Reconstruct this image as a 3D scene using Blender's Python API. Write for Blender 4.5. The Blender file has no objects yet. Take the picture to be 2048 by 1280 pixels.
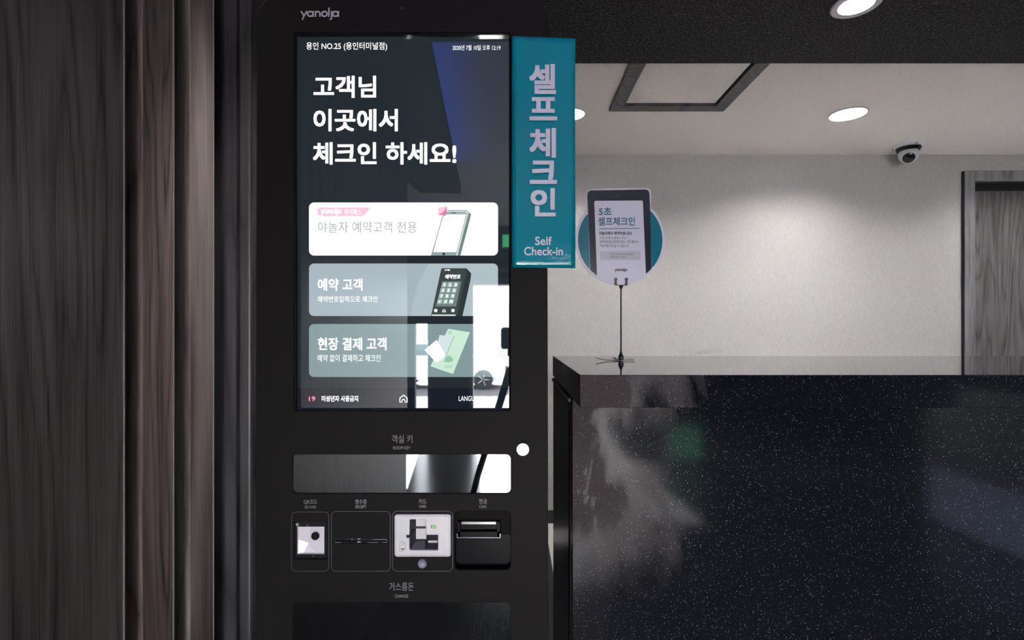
import bpy, bmesh, math, random
from mathutils import Vector, Matrix
random.seed(7)
S = bpy.context.scene
COL = S.collection
PI = math.pi

# ------------------------------------------------------------------ camera, world, sun, exposure
CAMZ = 1.25
cam = bpy.data.cameras.new('camera'); cam.lens = 18.0; cam.sensor_width = 36.0
cam.shift_y = 15.0 / 2048.0; cam.clip_start = 0.02
co = bpy.data.objects.new('camera', cam); COL.objects.link(co)
co.location = (0, 0, CAMZ); co.rotation_euler = (PI / 2, 0, 0)
S.camera = co
S.view_settings.view_transform = 'Standard'; S.view_settings.look = 'None'
S.view_settings.exposure = 0.0; S.view_settings.gamma = 1.0
S.view_settings.use_curve_mapping = False
S.cycles.use_denoising = True
S.cycles.sample_clamp_indirect = 0.0
S.cycles.caustics_reflective = False; S.cycles.caustics_refractive = False
w = bpy.data.worlds.new('sky'); S.world = w; w.use_nodes = True
bg = w.node_tree.nodes['Background']; bg.inputs[0].default_value = (0.86, 0.93, 1.0, 1); bg.inputs[1].default_value = 46.0
sl = bpy.data.lights.new('sun', 'SUN'); sl.energy = 270; sl.angle = 0.01; sl.color = (1, 0.97, 0.94)
so = bpy.data.objects.new('sun', sl); COL.objects.link(so); so.rotation_euler = (math.radians(63), 0, math.radians(-5.7))
DOWNLIGHT_W = {'front': 12.0, 'left': 8.5, 'right': 12.0}

FX = 1024.0
def P(px, py, Y):
    """point of the place seen at photograph pixel (px, py) and standing at depth Y"""
    return Vector(((px - 1024) / FX * Y, Y, CAMZ + (655 - py) / FX * Y))

# ------------------------------------------------------------------ materials
def nt(m):
    m.use_nodes = True
    return m.node_tree, m.node_tree.nodes['Principled BSDF']
def mat(name, col, rough=0.5, metal=0.0, spec=0.5, emit=None, es=1.0, ior=None, alpha=None):
    m = bpy.data.materials.new(name); t, b = nt(m)
    b.inputs['Base Color'].default_value = (*col, 1); b.inputs['Roughness'].default_value = rough
    b.inputs['Metallic'].default_value = metal; b.inputs['Specular IOR Level'].default_value = spec
    if ior: b.inputs['IOR'].default_value = ior
    if emit: b.inputs['Emission Color'].default_value = (*emit, 1); b.inputs['Emission Strength'].default_value = es
    if alpha is not None: b.inputs['Alpha'].default_value = alpha
    return m
def srgb(r, g, b):
    f = lambda c: (c / 255 / 12.92) if c / 255 <= 0.04045 else ((c / 255 + 0.055) / 1.055) ** 2.4
    return (f(r), f(g), f(b))
def N(t, kind, **kw):
    n = t.nodes.new(kind)
    for k, v in kw.items(): setattr(n, k, v)
    return n
def coords(t, scale=(1, 1, 1), rot=(0, 0, 0), loc=(0, 0, 0)):
    g = N(t, 'ShaderNodeNewGeometry'); mp = N(t, 'ShaderNodeMapping')
    mp.inputs['Scale'].default_value = scale; mp.inputs['Rotation'].default_value = rot; mp.inputs['Location'].default_value = loc
    t.links.new(g.outputs['Position'], mp.inputs['Vector'])
    return mp.outputs['Vector']
def ramp(t, fac, stops, interp='LINEAR'):
    r = N(t, 'ShaderNodeValToRGB'); r.color_ramp.interpolation = interp
    e = r.color_ramp.elements
    while len(e) < len(stops): e.new(0.5)
    for i, (p, c) in enumerate(stops):
        e[i].position = p; e[i].color = (*c, 1) if len(c) == 3 else c
    t.links.new(fac, r.inputs['Fac'])
    return r.outputs['Color']
def bump(t, b, h, strength, dist=0.002):
    n = N(t, 'ShaderNodeBump'); n.inputs['Strength'].default_value = strength; n.inputs['Distance'].default_value = dist
    t.links.new(h, n.inputs['Height']); t.links.new(n.outputs['Normal'], b.inputs['Normal'])
def noise(t, vec, scale, detail=4, rough=0.5, dist=0.0):
    n = N(t, 'ShaderNodeTexNoise'); n.inputs['Scale'].default_value = scale; n.inputs['Detail'].default_value = detail
    n.inputs['Roughness'].default_value = rough; n.inputs['Distortion'].default_value = dist
    t.links.new(vec, n.inputs['Vector']); return n.outputs['Fac']
def mixc(t, fac, a, b, mode='MIX'):
    n = N(t, 'ShaderNodeMix', data_type='RGBA', blend_type=mode)
    for s, v in ((n.inputs[0], fac), (n.inputs[6], a), (n.inputs[7], b)):
        if isinstance(v, (int, float)): s.default_value = v
        elif isinstance(v, tuple): s.default_value = (*v, 1)
        else: t.links.new(v, s)
    return n.outputs[2]
def mth(t, op, a, b=None, c=None):
    n = N(t, 'ShaderNodeMath', operation=op)
    for s, v in zip(n.inputs, (a, b, c)):
        if v is None: continue
        if isinstance(v, (int, float)): s.default_value = v
        else: t.links.new(v, s)
    return n.outputs[0]

def wood_mat(name, dark, mid, light, seed=0.0, wav=1.0, rough=0.42):
    m = bpy.data.materials.new(name); t, b = nt(m)
    v = coords(t, (1, 1, 0.05), loc=(seed, seed * 1.7, seed * .3))
    v2 = coords(t, (1, 1, 0.10), loc=(seed * 2, seed, 0))
    v3 = coords(t, (1, 1, 0.012), loc=(seed, seed, 0))
    big = noise(t, v2, 7 * wav, 2, 0.45, 0.25)
    fine = noise(t, v3, 420, 3, 0.65)
    midn = noise(t, v, 55, 4, 0.6, 0.1)
    # contour lines of a broad noise make the cathedral grain
    rings = mth(t, 'PINGPONG', mth(t, 'MULTIPLY', big, 13.0), 0.5)
    rg = mth(t, 'POWER', mth(t, 'MULTIPLY', rings, 2.0), 0.45)
    s = mth(t, 'ADD', mth(t, 'MULTIPLY', fine, 0.50), mth(t, 'ADD', mth(t, 'MULTIPLY', midn, 0.34), mth(t, 'MULTIPLY', rg, 0.20)))
    c = ramp(t, s, [(0.40, dark), (0.56, mid), (0.76, light)])
    t.links.new(c, b.inputs['Base Color']); b.inputs['Roughness'].default_value = rough
    b.inputs['Specular IOR Level'].default_value = 0.4
    bump(t, b, s, 0.35, 0.0012)
    return m
M = {}
M['wood'] = wood_mat('brown_grey_wood_laminate', srgb(52, 46, 45), srgb(104, 95, 92), srgb(134, 123, 119), 0.0)
M['wood_lit_b'] = wood_mat('brown_grey_wood_lit_b', srgb(62, 53, 50), srgb(124, 111, 105), srgb(156, 142, 136), 3.1, 1.5)  # lighter copy of the wood, light on the first batten put into the colour
M['wood_lit_c'] = wood_mat('brown_grey_wood_lit_c', srgb(92, 82, 80), srgb(140, 128, 124), srgb(168, 156, 151), 7.7, 0.5)  # lightest copy, the second batten's stronger light put into the colour
M['wood_door'] = wood_mat('grey_wood_laminate', srgb(68, 66, 66), srgb(112, 109, 110), srgb(140, 137, 138), 11.3, 0.8)
M['wood_shaded'] = wood_mat('shaded_grey_laminate', srgb(34, 33, 35), srgb(60, 58, 61), srgb(78, 76, 80), 4.4, 0.8)  # darker copy of the wood, shade of the wall return put into the colour
M['wood_frame'] = wood_mat('grey_frame_laminate', srgb(112, 111, 114), srgb(150, 149, 153), srgb(172, 171, 175), 5.3, 0.3)
M['edge'] = mat('pale_edge_band', srgb(150, 142, 146), 0.35)

m = bpy.data.materials.new('black_powder_coat'); t, b = nt(m); M['kiosk'] = m
b.inputs['Base Color'].default_value = (*srgb(31, 29, 29.5), 1); b.inputs['Roughness'].default_value = 0.55; b.inputs['Specular IOR Level'].default_value = 0.05
bump(t, b, noise(t, coords(t), 900, 2), 0.35, 0.0004)
M['black_gloss'] = mat('black_gloss', (0.006, 0.006, 0.007), 0.06)
M['black'] = mat('black_plastic', (0.008, 0.008, 0.009), 0.35)
M['deep'] = mat('dark_recess', (0.004, 0.004, 0.005), 0.6)
M['matt_black'] = mat('matt_black_plastic', (0.003, 0.003, 0.004), 0.3, spec=0.03)
M['dgrey'] = mat('dark_grey_plastic', srgb(58, 57, 61), 0.4)
M['mgrey'] = mat('mid_grey_plastic', srgb(104, 102, 108), 0.4)
M['chrome'] = mat('chrome', (0.26, 0.255, 0.25), 0.35, 1.0)
M['silver'] = mat('silver_white_plastic', srgb(244, 238, 240), 0.35)
M['line'] = mat('engraved_line', srgb(92, 90, 92), 0.5)
M['print'] = mat('grey_print', srgb(160, 157, 163), 0.5)
M['print_w'] = mat('light_print', srgb(205, 203, 214), 0.45)
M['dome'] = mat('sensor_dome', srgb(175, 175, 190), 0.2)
M['tinted'] = mat('tinted_acrylic', (0.004, 0.004, 0.005), 0.015, ior=1.75)
m = bpy.data.materials.new('dusty_tinted_acrylic'); t, b = nt(m); M['tinted_dusty'] = m
n1 = noise(t, coords(t, (90, 90, 30), (0, 0.9, 0)), 6, 8, 0.75)
n2 = noise(t, coords(t), 4.5, 3)
d = mth(t, 'MULTIPLY', ramp(t, n1, [(0.45, (0, 0, 0)), (0.8, (1, 1, 1))]), ramp(t, n2, [(0.4, (0, 0, 0)), (0.62, (1, 1, 1))]))
t.links.new(mixc(t, d, (0.006, 0.006, 0.007), (0.022, 0.020, 0.022)), b.inputs['Base Color'])
t.links.new(mth(t, 'MULTIPLY_ADD', d, 0.3, 0.06), b.inputs['Roughness'])

# glossy display: dark glass over lit artwork
def disp(name, rgb, es=1.0):
    return mat(name, (0.002, 0.002, 0.003), 0.015, emit=srgb(*rgb), es=es, spec=0.5, ior=1.65)
m = bpy.data.materials.new('display_background'); t, b = nt(m); M['scr_bg'] = m
b.inputs['Base Color'].default_value = (0.002, 0.002, 0.003, 1); b.inputs['Roughness'].default_value = 0.015; b.inputs['IOR'].default_value = 1.65
wv = N(t, 'ShaderNodeTexWave', wave_type='BANDS', bands_direction='Z'); wv.inputs['Scale'].default_value = 90
t.links.new(coords(t), wv.inputs['Vector'])
t.links.new(mixc(t, mth(t, 'MULTIPLY', wv.outputs['Fac'], 0.35), srgb(34, 42, 47), srgb(28, 36, 41)), b.inputs['Emission Color']); b.inputs['Emission Strength'].default_value = 1.0
M['scr_bar'] = disp('display_footer', (19, 25, 36))
M['scr_white'] = disp('display_white', (255, 255, 255), 1.6)
M['scr_text'] = disp('display_lettering_white', (255, 255, 255), 1.3)
M['scr_card'] = disp('display_card_white', (255, 255, 255), 1.25)
M['scr_blue'] = disp('display_card_blue_grey', (166, 181, 190))
M['scr_blue2'] = disp('display_card_pale', (177, 192, 199))
M['scr_teal'] = disp('display_card_teal_grey', (132, 154, 157))
M['scr_teal2'] = disp('display_card_teal_pale', (146, 168, 170))
M['scr_pink'] = disp('display_pink', (252, 200, 222))
M['scr_pink2'] = disp('display_hot_pink', (236, 110, 160))
M['scr_grey'] = disp('display_grey_lettering', (150, 160, 162))
M['scr_phone'] = disp('display_phone_grey', (150, 168, 166))
M['scr_phone_d'] = disp('display_phone_edge', (118, 136, 134))
M['scr_phone_l'] = disp('display_phone_light', (214, 230, 228))
M['scr_dark'] = disp('display_kiosk_dark', (62, 72, 70))
M['scr_dark2'] = disp('display_kiosk_side', (46, 56, 58))
M['scr_mid'] = disp('display_keypad_panel', (112, 130, 126))
M['scr_key'] = disp('display_keypad_key', (168, 192, 186))
M['scr_green'] = disp('display_note_green', (205, 236, 216))
M['scr_green2'] = disp('display_note_dark_green', (150, 200, 168))
M['scr_shadow'] = disp('display_shadow', (98, 116, 116))
M['scr_lav'] = disp('display_globe', (214, 212, 240))
M['scr_disc'] = disp('display_dark_disc', (30, 18, 30))
M['scr_tip'] = disp('display_pink_lettering', (255, 150, 180))

# teal glossy film, slightly crinkled
m = bpy.data.materials.new('teal_glossy_film'); t, b = nt(m); M['teal'] = m
b.inputs['Base Color'].default_value = (*srgb(0, 140, 158), 1); b.inputs['Roughness'].default_value = 0.12
b.inputs['Specular IOR Level'].default_value = 0.25
bump(t, b, noise(t, coords(t), 60, 3, 0.6), 0.12, 0.004)
M['teal_print'] = mat('teal_print', srgb(0, 118, 138), 0.2)
M['navy'] = mat('navy_print', srgb(34, 38, 52), 0.2)
M['card_white'] = mat('white_card', srgb(222, 218, 236), 0.35)
M['card_grey'] = mat('pale_grey_print', srgb(196, 196, 210), 0.35)
M['teal_ink'] = mat('teal_ink', srgb(30, 104, 128), 0.3)
M['ink'] = mat('dark_ink', srgb(40, 42, 54), 0.3)
M['sign_letter'] = mat('pale_lettering', srgb(226, 222, 240), 0.3)

# speckled black engineered stone
def stone(name, rough, dust=False, base=(0.008, 0.009, 0.0135)):
    m = bpy.data.materials.new(name); t, b = nt(m)
    if not dust: b.inputs['IOR'].default_value = 1.55
    v = coords(t)
    vo = N(t, 'ShaderNodeTexVoronoi'); vo.inputs['Scale'].default_value = 290; t.links.new(v, vo.inputs['Vector'])
    sep = N(t, 'ShaderNodeSeparateColor'); t.links.new(vo.outputs['Color'], sep.inputs[0])
    dens = noise(t, v, 6, 3)
    pick = mth(t, 'GREATER_THAN', sep.outputs[0], 0.74)
    size = mth(t, 'MULTIPLY_ADD', sep.outputs[1], 0.15, 0.10)
    dot = mth(t, 'MULTIPLY', mth(t, 'LESS_THAN', vo.outputs['Distance'], size), pick)
    vf = N(t, 'ShaderNodeTexVoronoi'); vf.inputs['Scale'].default_value = 520; t.links.new(v, vf.inputs['Vector'])
    sf = N(t, 'ShaderNodeSeparateColor'); t.links.new(vf.outputs['Color'], sf.inputs[0])
    dot2 = mth(t, 'MULTIPLY', mth(t, 'MULTIPLY', mth(t, 'LESS_THAN', vf.outputs['Distance'], 0.22), mth(t, 'GREATER_THAN', sf.outputs[0], 0.9)), 0.45)
    dd = mth(t, 'MAXIMUM', mth(t, 'MULTIPLY', dot, mth(t, 'MULTIPLY_ADD', sep.outputs[2], 0.7, 0.3)), dot2)
    colr = base
    if dust:
        # wiped, smeary dust near the left end of the front
        g = N(t, 'ShaderNodeSeparateXYZ'); t.links.new(v, g.inputs[0])
        warp = noise(t, coords(t, (3, 3, 1.2), (0, 0.35, 0)), 3.2, 5, 0.6, 1.2)
        edge = mth(t, 'ADD', mth(t, 'SUBTRACT', 0.37, g.outputs[0]), mth(t, 'MULTIPLY', mth(t, 'SUBTRACT', warp, 0.5), 0.65))
        k = ramp(t, mth(t, 'MULTIPLY', edge, 4.0), [(0.0, (0, 0, 0)), (1.0, (1, 1, 1))])
        st = noise(t, coords(t, (40, 40, 3), (0, 0.25, 0)), 1.6, 5, 0.7)
        wipe = mth(t, 'SUBTRACT', 1.0, ramp(t, mth(t, 'ABSOLUTE', mth(t, 'SUBTRACT', g.outputs[2], 1.0)), [(0.02, (1, 1, 1)), (0.11, (0, 0, 0))]))
        wx = ramp(t, g.outputs[0], [(0.16, (1, 1, 1)), (0.24, (0, 0, 0))])
        wipe = mth(t, 'MAXIMUM', wipe, wx)
        k = mth(t, 'MULTIPLY', mth(t, 'MULTIPLY', k, wipe), ramp(t, st, [(0.3, (0.7, 0.7, 0.7)), (0.6, (1, 1, 1))]))
        low = ramp(t, g.outputs[2], [(0.68, (0.08, 0.08, 0.08)), (0.92, (1, 1, 1))])
        k = mth(t, 'MINIMUM', mth(t, 'MULTIPLY', mth(t, 'MULTIPLY', k, low), 1.7), 1.0)
        colr = mixc(t, k, base, srgb(76, 69, 70))
        t.links.new(mth(t, 'MULTIPLY_ADD', k, -0.49, 0.5), b.inputs['Specular IOR Level'])
        t.links.new(mth(t, 'MULTIPLY_ADD', k, 0.22, rough), b.inputs['Roughness'])
    else:
        b.inputs['Roughness'].default_value = rough
    t.links.new(mixc(t, dd, colr, (0.5, 0.52, 0.56)), b.inputs['Base Color'])
    return m
M['stone_top'] = stone('speckled_black_stone_polished', 0.03, base=(0.010, 0.011, 0.013))
M['stone'] = stone('speckled_black_stone_dusty', 0.09, True)
M['stone_side'] = mat('black_lacquered_board', (0.006, 0.007, 0.009), 0.25)
M['board_edge'] = mat('worn_board_edge', srgb(92, 88, 92), 0.4)
M['tape'] = mat('yellowed_clear_tape', srgb(84, 86, 80), 0.15)
M['chip'] = mat('bare_chipboard', srgb(150, 96, 66), 0.8)

# wallpapers
m = bpy.data.materials.new('pale_woven_wallpaper'); t, b = nt(m); M['wall'] = m
a1 = noise(t, coords(t, (1, 1, 0.12)), 330, 2); a2 = noise(t, coords(t, (0.12, 0.12, 1)), 330, 2)
s = mth(t, 'ADD', a1, a2)
t.links.new(ramp(t, mth(t, 'MULTIPLY', s, 0.5), [(0.35, srgb(190, 187, 186)), (0.65, srgb(206, 204, 202))]), b.inputs['Base Color'])
b.inputs['Roughness'].default_value = 0.75; bump(t, b, s, 0.3, 0.0012)
m = bpy.data.materials.new('pale_ceiling_paper'); t, b = nt(m); M['ceil'] = m
a1 = noise(t, coords(t, (1, 0.15, 1)), 260, 2)
t.links.new(ramp(t, a1, [(0.3, srgb(232, 226, 223)), (0.7, srgb(242, 237, 234))]), b.inputs['Base Color'])
b.inputs['Roughness'].default_value = 0.8; bump(t, b, a1, 0.15, 0.001)
m = bpy.data.materials.new('black_textured_wallpaper'); t, b = nt(m); M['soffit'] = m
a1 = noise(t, coords(t, (1, 1, 1)), 150, 5, 0.65, 0.5)
t.links.new(ramp(t, a1, [(0.40, srgb(16, 15, 16)), (0.54, srgb(52, 50, 51)), (0.66, srgb(98, 94, 95))]), b.inputs['Base Color'])
b.inputs['Roughness'].default_value = 0.7; b.inputs['Specular IOR Level'].default_value = 0.15; bump(t, b, a1, 1.0, 0.004)
M['dark_wall'] = mat('charcoal_wall', srgb(40, 39, 42), 0.6)
M['lobby_ceil'] = mat('grey_lobby_ceiling', srgb(176, 176, 186), 0.7)
M['lobby_floor'] = mat('grey_polished_tile', srgb(70, 69, 70), 0.18)
M['entry_floor'] = mat('grey_entry_tile', srgb(104, 101, 100), 0.2)
M['back_floor'] = mat('pale_back_floor', srgb(214, 210, 206), 0.25)
M['floor_sheet'] = mat('black_floor_sheet', (0.008, 0.008, 0.009), 0.5)
M['white_pl'] = mat('white_plastic', srgb(226, 226, 230), 0.35)
M['lamp'] = mat('lit_diffuser', (1, 1, 1), 0.5, emit=(1, 0.98, 0.96), es=14)
M['ring'] = mat('grey_lamp_ring', srgb(190, 188, 198), 0.35)
M['blue_led'] = mat('blue_led', (0, 0, 0.1), 0.5, emit=(0.02, 0.12, 1.0), es=30)
M['green_lit'] = mat('green_lit_sign', (0, 0.1, 0.02), 0.4, emit=(0.1, 0.9, 0.35), es=5)
M['green_dim'] = mat('green_dim_sign', (0, 0.1, 0.02), 0.4, emit=(0.3, 0.8, 0.5), es=1.3)
M['cool_lit'] = mat('cool_lit_panel', (0.1, 0.1, 0.1), 0.4, emit=(0.5, 0.6, 1.0), es=0.6)
M['green_led'] = mat('green_led', (0.02, 0.2, 0.01), 0.3, emit=srgb(110, 190, 60), es=1.0)
M['asphalt'] = mat('pale_street', srgb(92, 87, 88), 0.8)
M['dark_paving'] = mat('dark_paving', srgb(66, 62, 63), 0.8)
M['car_white'] = mat('white_car_paint', srgb(238, 238, 240), 0.15)
M['rubber'] = mat('black_rubber', (0.02, 0.02, 0.022), 0.7)
M['car_glass'] = mat('dark_car_glass', srgb(70, 84, 90), 0.05)
M['tan'] = mat('pale_facade', srgb(214, 208, 200), 0.8)  # plain pale facade colour

# ------------------------------------------------------------------ mesh helpers
def link(name, me, m, parent=None):
    o = bpy.data.objects.new(name, me); COL.objects.link(o)
    if m is not None:
        me.materials.clear(); me.materials.append(M[m] if isinstance(m, str) else m)
    if parent is not None: o.parent = parent
    return o
def from_bm(name, bm, m, parent=None, smooth=False):
    me = bpy.data.meshes.new(name)
    bmesh.ops.recalc_face_normals(bm, faces=bm.faces[:])
    bm.to_mesh(me); bm.free()
    if smooth:
        for p in me.polygons: p.use_smooth = True
    return link(name, me, m, parent)
def thing(name, label, cat, loc=(0, 0, 0), group=None):
    o = bpy.data.objects.new(name, None); COL.objects.link(o); o.location = loc; o.empty_display_size = 0.05
    o['label'] = label; o['category'] = cat
    if group: o['group'] = group
    bpy.context.view_layer.update()
    return o
def tag(o, label, cat, group=None):
    o['label'] = label; o['category'] = cat
    if group: o['group'] = group
    return o
def keep(o, parent):
    """parent without moving; parents here are unrotated, so subtract their place"""
    off = Vector((0, 0, 0)); p = parent
    while p is not None:
        off += p.location; p = p.parent
    o.parent = parent; o.location = Vector(o.location) - off
    return o
def add_box(bm, x0, x1, y0, y1, z0, z1, bev=0.0, seg=2):
    vs = [bm.verts.new((x, y, z)) for x in (x0, x1) for y in (y0, y1) for z in (z0, z1)]
    F = [(0, 1, 3, 2), (4, 6, 7, 5), (0, 4, 5, 1), (2, 3, 7, 6), (0, 2, 6, 4), (1, 5, 7, 3)]
    fs = [bm.faces.new([vs[i] for i in f]) for f in F]
    if bev:
        es = list({e for f in fs for e in f.edges})
        bmesh.ops.bevel(bm, geom=es, offset=bev, segments=seg, affect='EDGES', profile=0.5)
def box(name, m, x0, x1, y0, y1, z0, z1, bev=0.0, parent=None, seg=2):
    bm = bmesh.new(); add_box(bm, x0, x1, y0, y1, z0, z1, bev, seg)
    o = from_bm(name, bm, m)
    if parent: keep(o, parent)
    return o
def struct(o):
    o['kind'] = 'structure'; return o
def sroot(name):
    o = bpy.data.objects.new(name, None); COL.objects.link(o); o['kind'] = 'structure'; return o

def rrect(x0, x1, y0, y1, r, n=6):
    """rounded rectangle, y grows downward or upward alike"""
    if y0 > y1: y0, y1 = y1, y0
    if x0 > x1: x0, x1 = x1, x0
    pts = []
    for cx, cy, a0 in ((x1 - r, y1 - r, 0), (x0 + r, y1 - r, 90), (x0 + r, y0 + r, 180), (x1 - r, y0 + r, 270)):
        for i in range(n + 1):
            a = math.radians(a0 + 90 * i / n); pts.append((cx + r * math.cos(a), cy + r * math.sin(a)))
    return pts
def circle(cx, cy, r, n=32, ry=None):
    ry = ry or r
    return [(cx + r * math.cos(2 * PI * i / n), cy + ry * math.sin(2 * PI * i / n)) for i in range(n)]

def plate(name, m, outer, holes, Y, th, parent=None, bev=0.0, px=True):
    """flat plate facing the viewer side (-Y), its front at depth Y, thickness th, with real cut-outs"""
    cu = bpy.data.curves.new(name, 'CURVE'); cu.dimensions = '2D'; cu.fill_mode = 'BOTH'
    cu.extrude = max(th / 2 - bev, 0.0); cu.bevel_depth = bev; cu.bevel_resolution = 1
    for ring in [outer] + list(holes):
        sp = cu.splines.new('POLY'); sp.points.add(len(ring) - 1); sp.use_cyclic_u = True
        for k, (a, b_) in enumerate(ring):
            if px: q = P(a, b_, Y); a, b_ = q.x, q.z
            sp.points[k].co = (a, b_, 0, 1)
    to = bpy.data.objects.new('tmp', cu); COL.objects.link(to)
    dg = bpy.context.evaluated_depsgraph_get(); dg.update()
    me = bpy.data.meshes.new_from_object(to.evaluated_get(dg))
    bpy.data.objects.remove(to); bpy.data.curves.remove(cu)
    me.transform(Matrix(((1, 0, 0, 0), (0, 0, -1, Y + th / 2), (0, 1, 0, 0), (0, 0, 0, 1))))
    me.name = name
    o = link(name, me, m)
    if parent: keep(o, parent)
    return o
def flat(name, m, ring, Y, parent=None):
    """printed or displayed area: a thin film on its carrier"""
    from mathutils.geometry import tessellate_polygon
    pts = [P(a, b_, Y) for a, b_ in ring]
    bm = bmesh.new(); vs = [bm.verts.new(p) for p in pts]
    for tri in tessellate_polygon([pts]):
        f = bm.faces.new([vs[i] for i in tri]); f.normal_update()
        if f.normal.y > 0: f.normal_flip()
    me = bpy.data.meshes.new(name); bm.to_mesh(me); bm.free()
    o = link(name, me, m)
    if parent: keep(o, parent)
    return o
def faces(name, m, polys, parent=None, Y0=0.0, th=0.0):
    """a shell from polygons given as (px, py, depth)"""
    bm = bmesh.new()
    for poly in polys: bm.faces.new([bm.verts.new(P(a, b_, Y0 + d_)) for a, b_, d_ in poly])
    bmesh.ops.remove_doubles(bm, verts=bm.verts[:], dist=1e-5)
    me = bpy.data.meshes.new(name); bm.to_mesh(me); bm.free()
    o = link(name, me, m)
    if parent: keep(o, parent)
    return o
def text(name, body, m, x0, x1, y0, y1, Y, parent=None, bold=0.0, skew=0.0, sep=1.0, res=3):
    """lettering fitted to a box given at depth Y (y0 top, y1 bottom)"""
    cu = bpy.data.curves.new(name, 'FONT'); cu.body = body; cu.size = 1; cu.offset = 0 if bold > 0 else bold
    cu.resolution_u = res; cu.space_character = sep
    to = bpy.data.objects.new('tmp', cu); COL.objects.link(to)
    dg = bpy.context.evaluated_depsgraph_get(); dg.update()
    me = bpy.data.meshes.new_from_object(to.evaluated_get(dg))
    bpy.data.objects.remove(to); bpy.data.curves.remove(cu)
    xs = [v.co.x for v in me.vertices]; ys = [v.co.y for v in me.vertices]
    ax, bx, ay, by = min(xs), max(xs), min(ys), max(ys)
    for v in me.vertices:
        u = (v.co.x - ax) / (bx - ax); w_ = (v.co.y - ay) / (by - ay)
        v.co = P(x0 + (x1 - x0) * u + skew * w_, y1 + (y0 - y1) * w_, Y)
    if bold > 0:
        # heavier weight: the outline grown by small square steps
        g = bold * abs(y1 - y0) / max(by - ay, 1e-6) * Y / FX
        bm = bmesh.new(); k = 0
        for dx in (-1, 0, 1):
            for dz in (-1, 0, 1):
                n0 = len(bm.verts); bm.from_mesh(me); bm.verts.ensure_lookup_table()
                for v in bm.verts[n0:]: v.co += Vector((dx * g, k * 4e-6, dz * g))
                k += 1
        bm.to_mesh(me); bm.free()
    me.name = name
    o = link(name, me, m)
    if parent: keep(o, parent)
    return o
def stroke_pts(bm, pts, wd, Y, cap=True, closed=False):
    n = len(pts)
    L, R = [], []
    for i, (x, y) in enumerate(pts):
        if closed: a, c = pts[i - 1], pts[(i + 1) % n]
        else: a, c = pts[max(i - 1, 0)], pts[min(i + 1, n - 1)]
        dx, dy = c[0] - a[0], c[1] - a[1]; l = math.hypot(dx, dy) or 1
        nx, ny = -dy / l * wd / 2, dx / l * wd / 2
        L.append(bm.verts.new(P(x + nx, y + ny, Y))); R.append(bm.verts.new(P(x - nx, y - ny, Y)))
    for i in range(n if closed else n - 1):
        j = (i + 1) % n
        bm.faces.new((L[i], L[j], R[j], R[i]))
    if cap and not closed:
        for (x, y) in (pts[0], pts[-1]):
            bm.faces.new([bm.verts.new(P(a, b_, Y)) for a, b_ in circle(x, y, wd / 2, 10)])
def strokes(name, m, lines, wd, Y, parent=None):
    bm = bmesh.new()
    for k, ln in enumerate(lines):
        closed = ln[0] == 'c'
        stroke_pts(bm, ln[1] if closed else ln, wd, Y - k * 2e-6, closed=closed)
    for f in bm.faces:
        f.normal_update()
        if f.normal.y > 0: f.normal_flip()
    me = bpy.data.meshes.new(name); bm.to_mesh(me); bm.free()
    o = link(name, me, m)
    if parent: keep(o, parent)
    return o
def arc(cx, cy, r, a0, a1, n=10):
    return [(cx + r * math.cos(math.radians(a0 + (a1 - a0) * i / n)), cy + r * math.sin(math.radians(a0 + (a1 - a0) * i / n))) for i in range(n + 1)]
def logo(name, m, x0, x1, ytop, yb, Y, parent, w=None):
    """the rounded lower-case word mark; ytop = x-height line, yb = base line"""
    h = yb - ytop; W = x1 - x0; w = w or h * 0.26
    u = W / 6.62; r = h / 2 - w / 2
    L = []
    X = lambda k: x0 + k * u
    cy = (ytop + yb) / 2
    rx = u * 0.46
    def ell(cx): return ('c', circle(cx, cy, rx, 20, r))
    L.append([(X(0.10), ytop + w / 2), (X(0.55), yb - w * .7)])
    L.append([(X(1.0), ytop + w / 2), (X(0.55), yb - w * .7), (X(0.28), yb + h * 0.38)])
    L.append(ell(X(1.62))); L.append([(X(2.08), ytop + w / 2), (X(2.08), yb - w / 2)])
    L.append([(X(2.50), ytop + w / 2), (X(2.50), yb - w / 2)])
    L.append([(X(2.50), cy + r * .2)] + [(X(2.88) + (X(.38) - X(0)) * math.cos(math.radians(a)), cy + r * math.sin(math.radians(a))) for a in range(180, 361, 18)] + [(X(3.26), yb - w / 2)])
    L.append(ell(X(4.02)))
    L.append([(X(4.78), ytop - h * 0.42), (X(4.78), yb - w / 2)])
    L.append([(X(5.25), ytop + w / 2), (X(5.25), yb + h * .12), (X(5.18), yb + h * .28), (X(5.0), yb + h * .38)])
    L.append(ell(X(5.88))); L.append([(X(6.38), ytop + w / 2), (X(6.38), yb - w / 2)])
    return strokes(name, m, L, w, Y, parent)
def lathe(bm, prof, c, axis='Z', n=32, tilt=None):
    """revolve (radius, height) profile"""
    rings = []
    for r, h in prof:
        rg = []
        for i in range(n):
            a = 2 * PI * i / n
            v = Vector((r * math.cos(a), r * math.sin(a), h))
            if axis == 'Y': v = Vector((v.x, -v.z, v.y))   # height points to the viewer side
            if tilt is not None: v = tilt @ v
            rg.append(bm.verts.new(Vector(c) + v))
        rings.append(rg)
    for a, b_ in zip(rings, rings[1:]):
        for i in range(n):
            j = (i + 1) % n
            bm.faces.new((a[i], a[j], b_[j], b_[i]))
    if prof[0][0] > 1e-6: bm.faces.new(rings[0][::-1])
    if prof[-1][0] > 1e-6: bm.faces.new(rings[-1])
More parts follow.
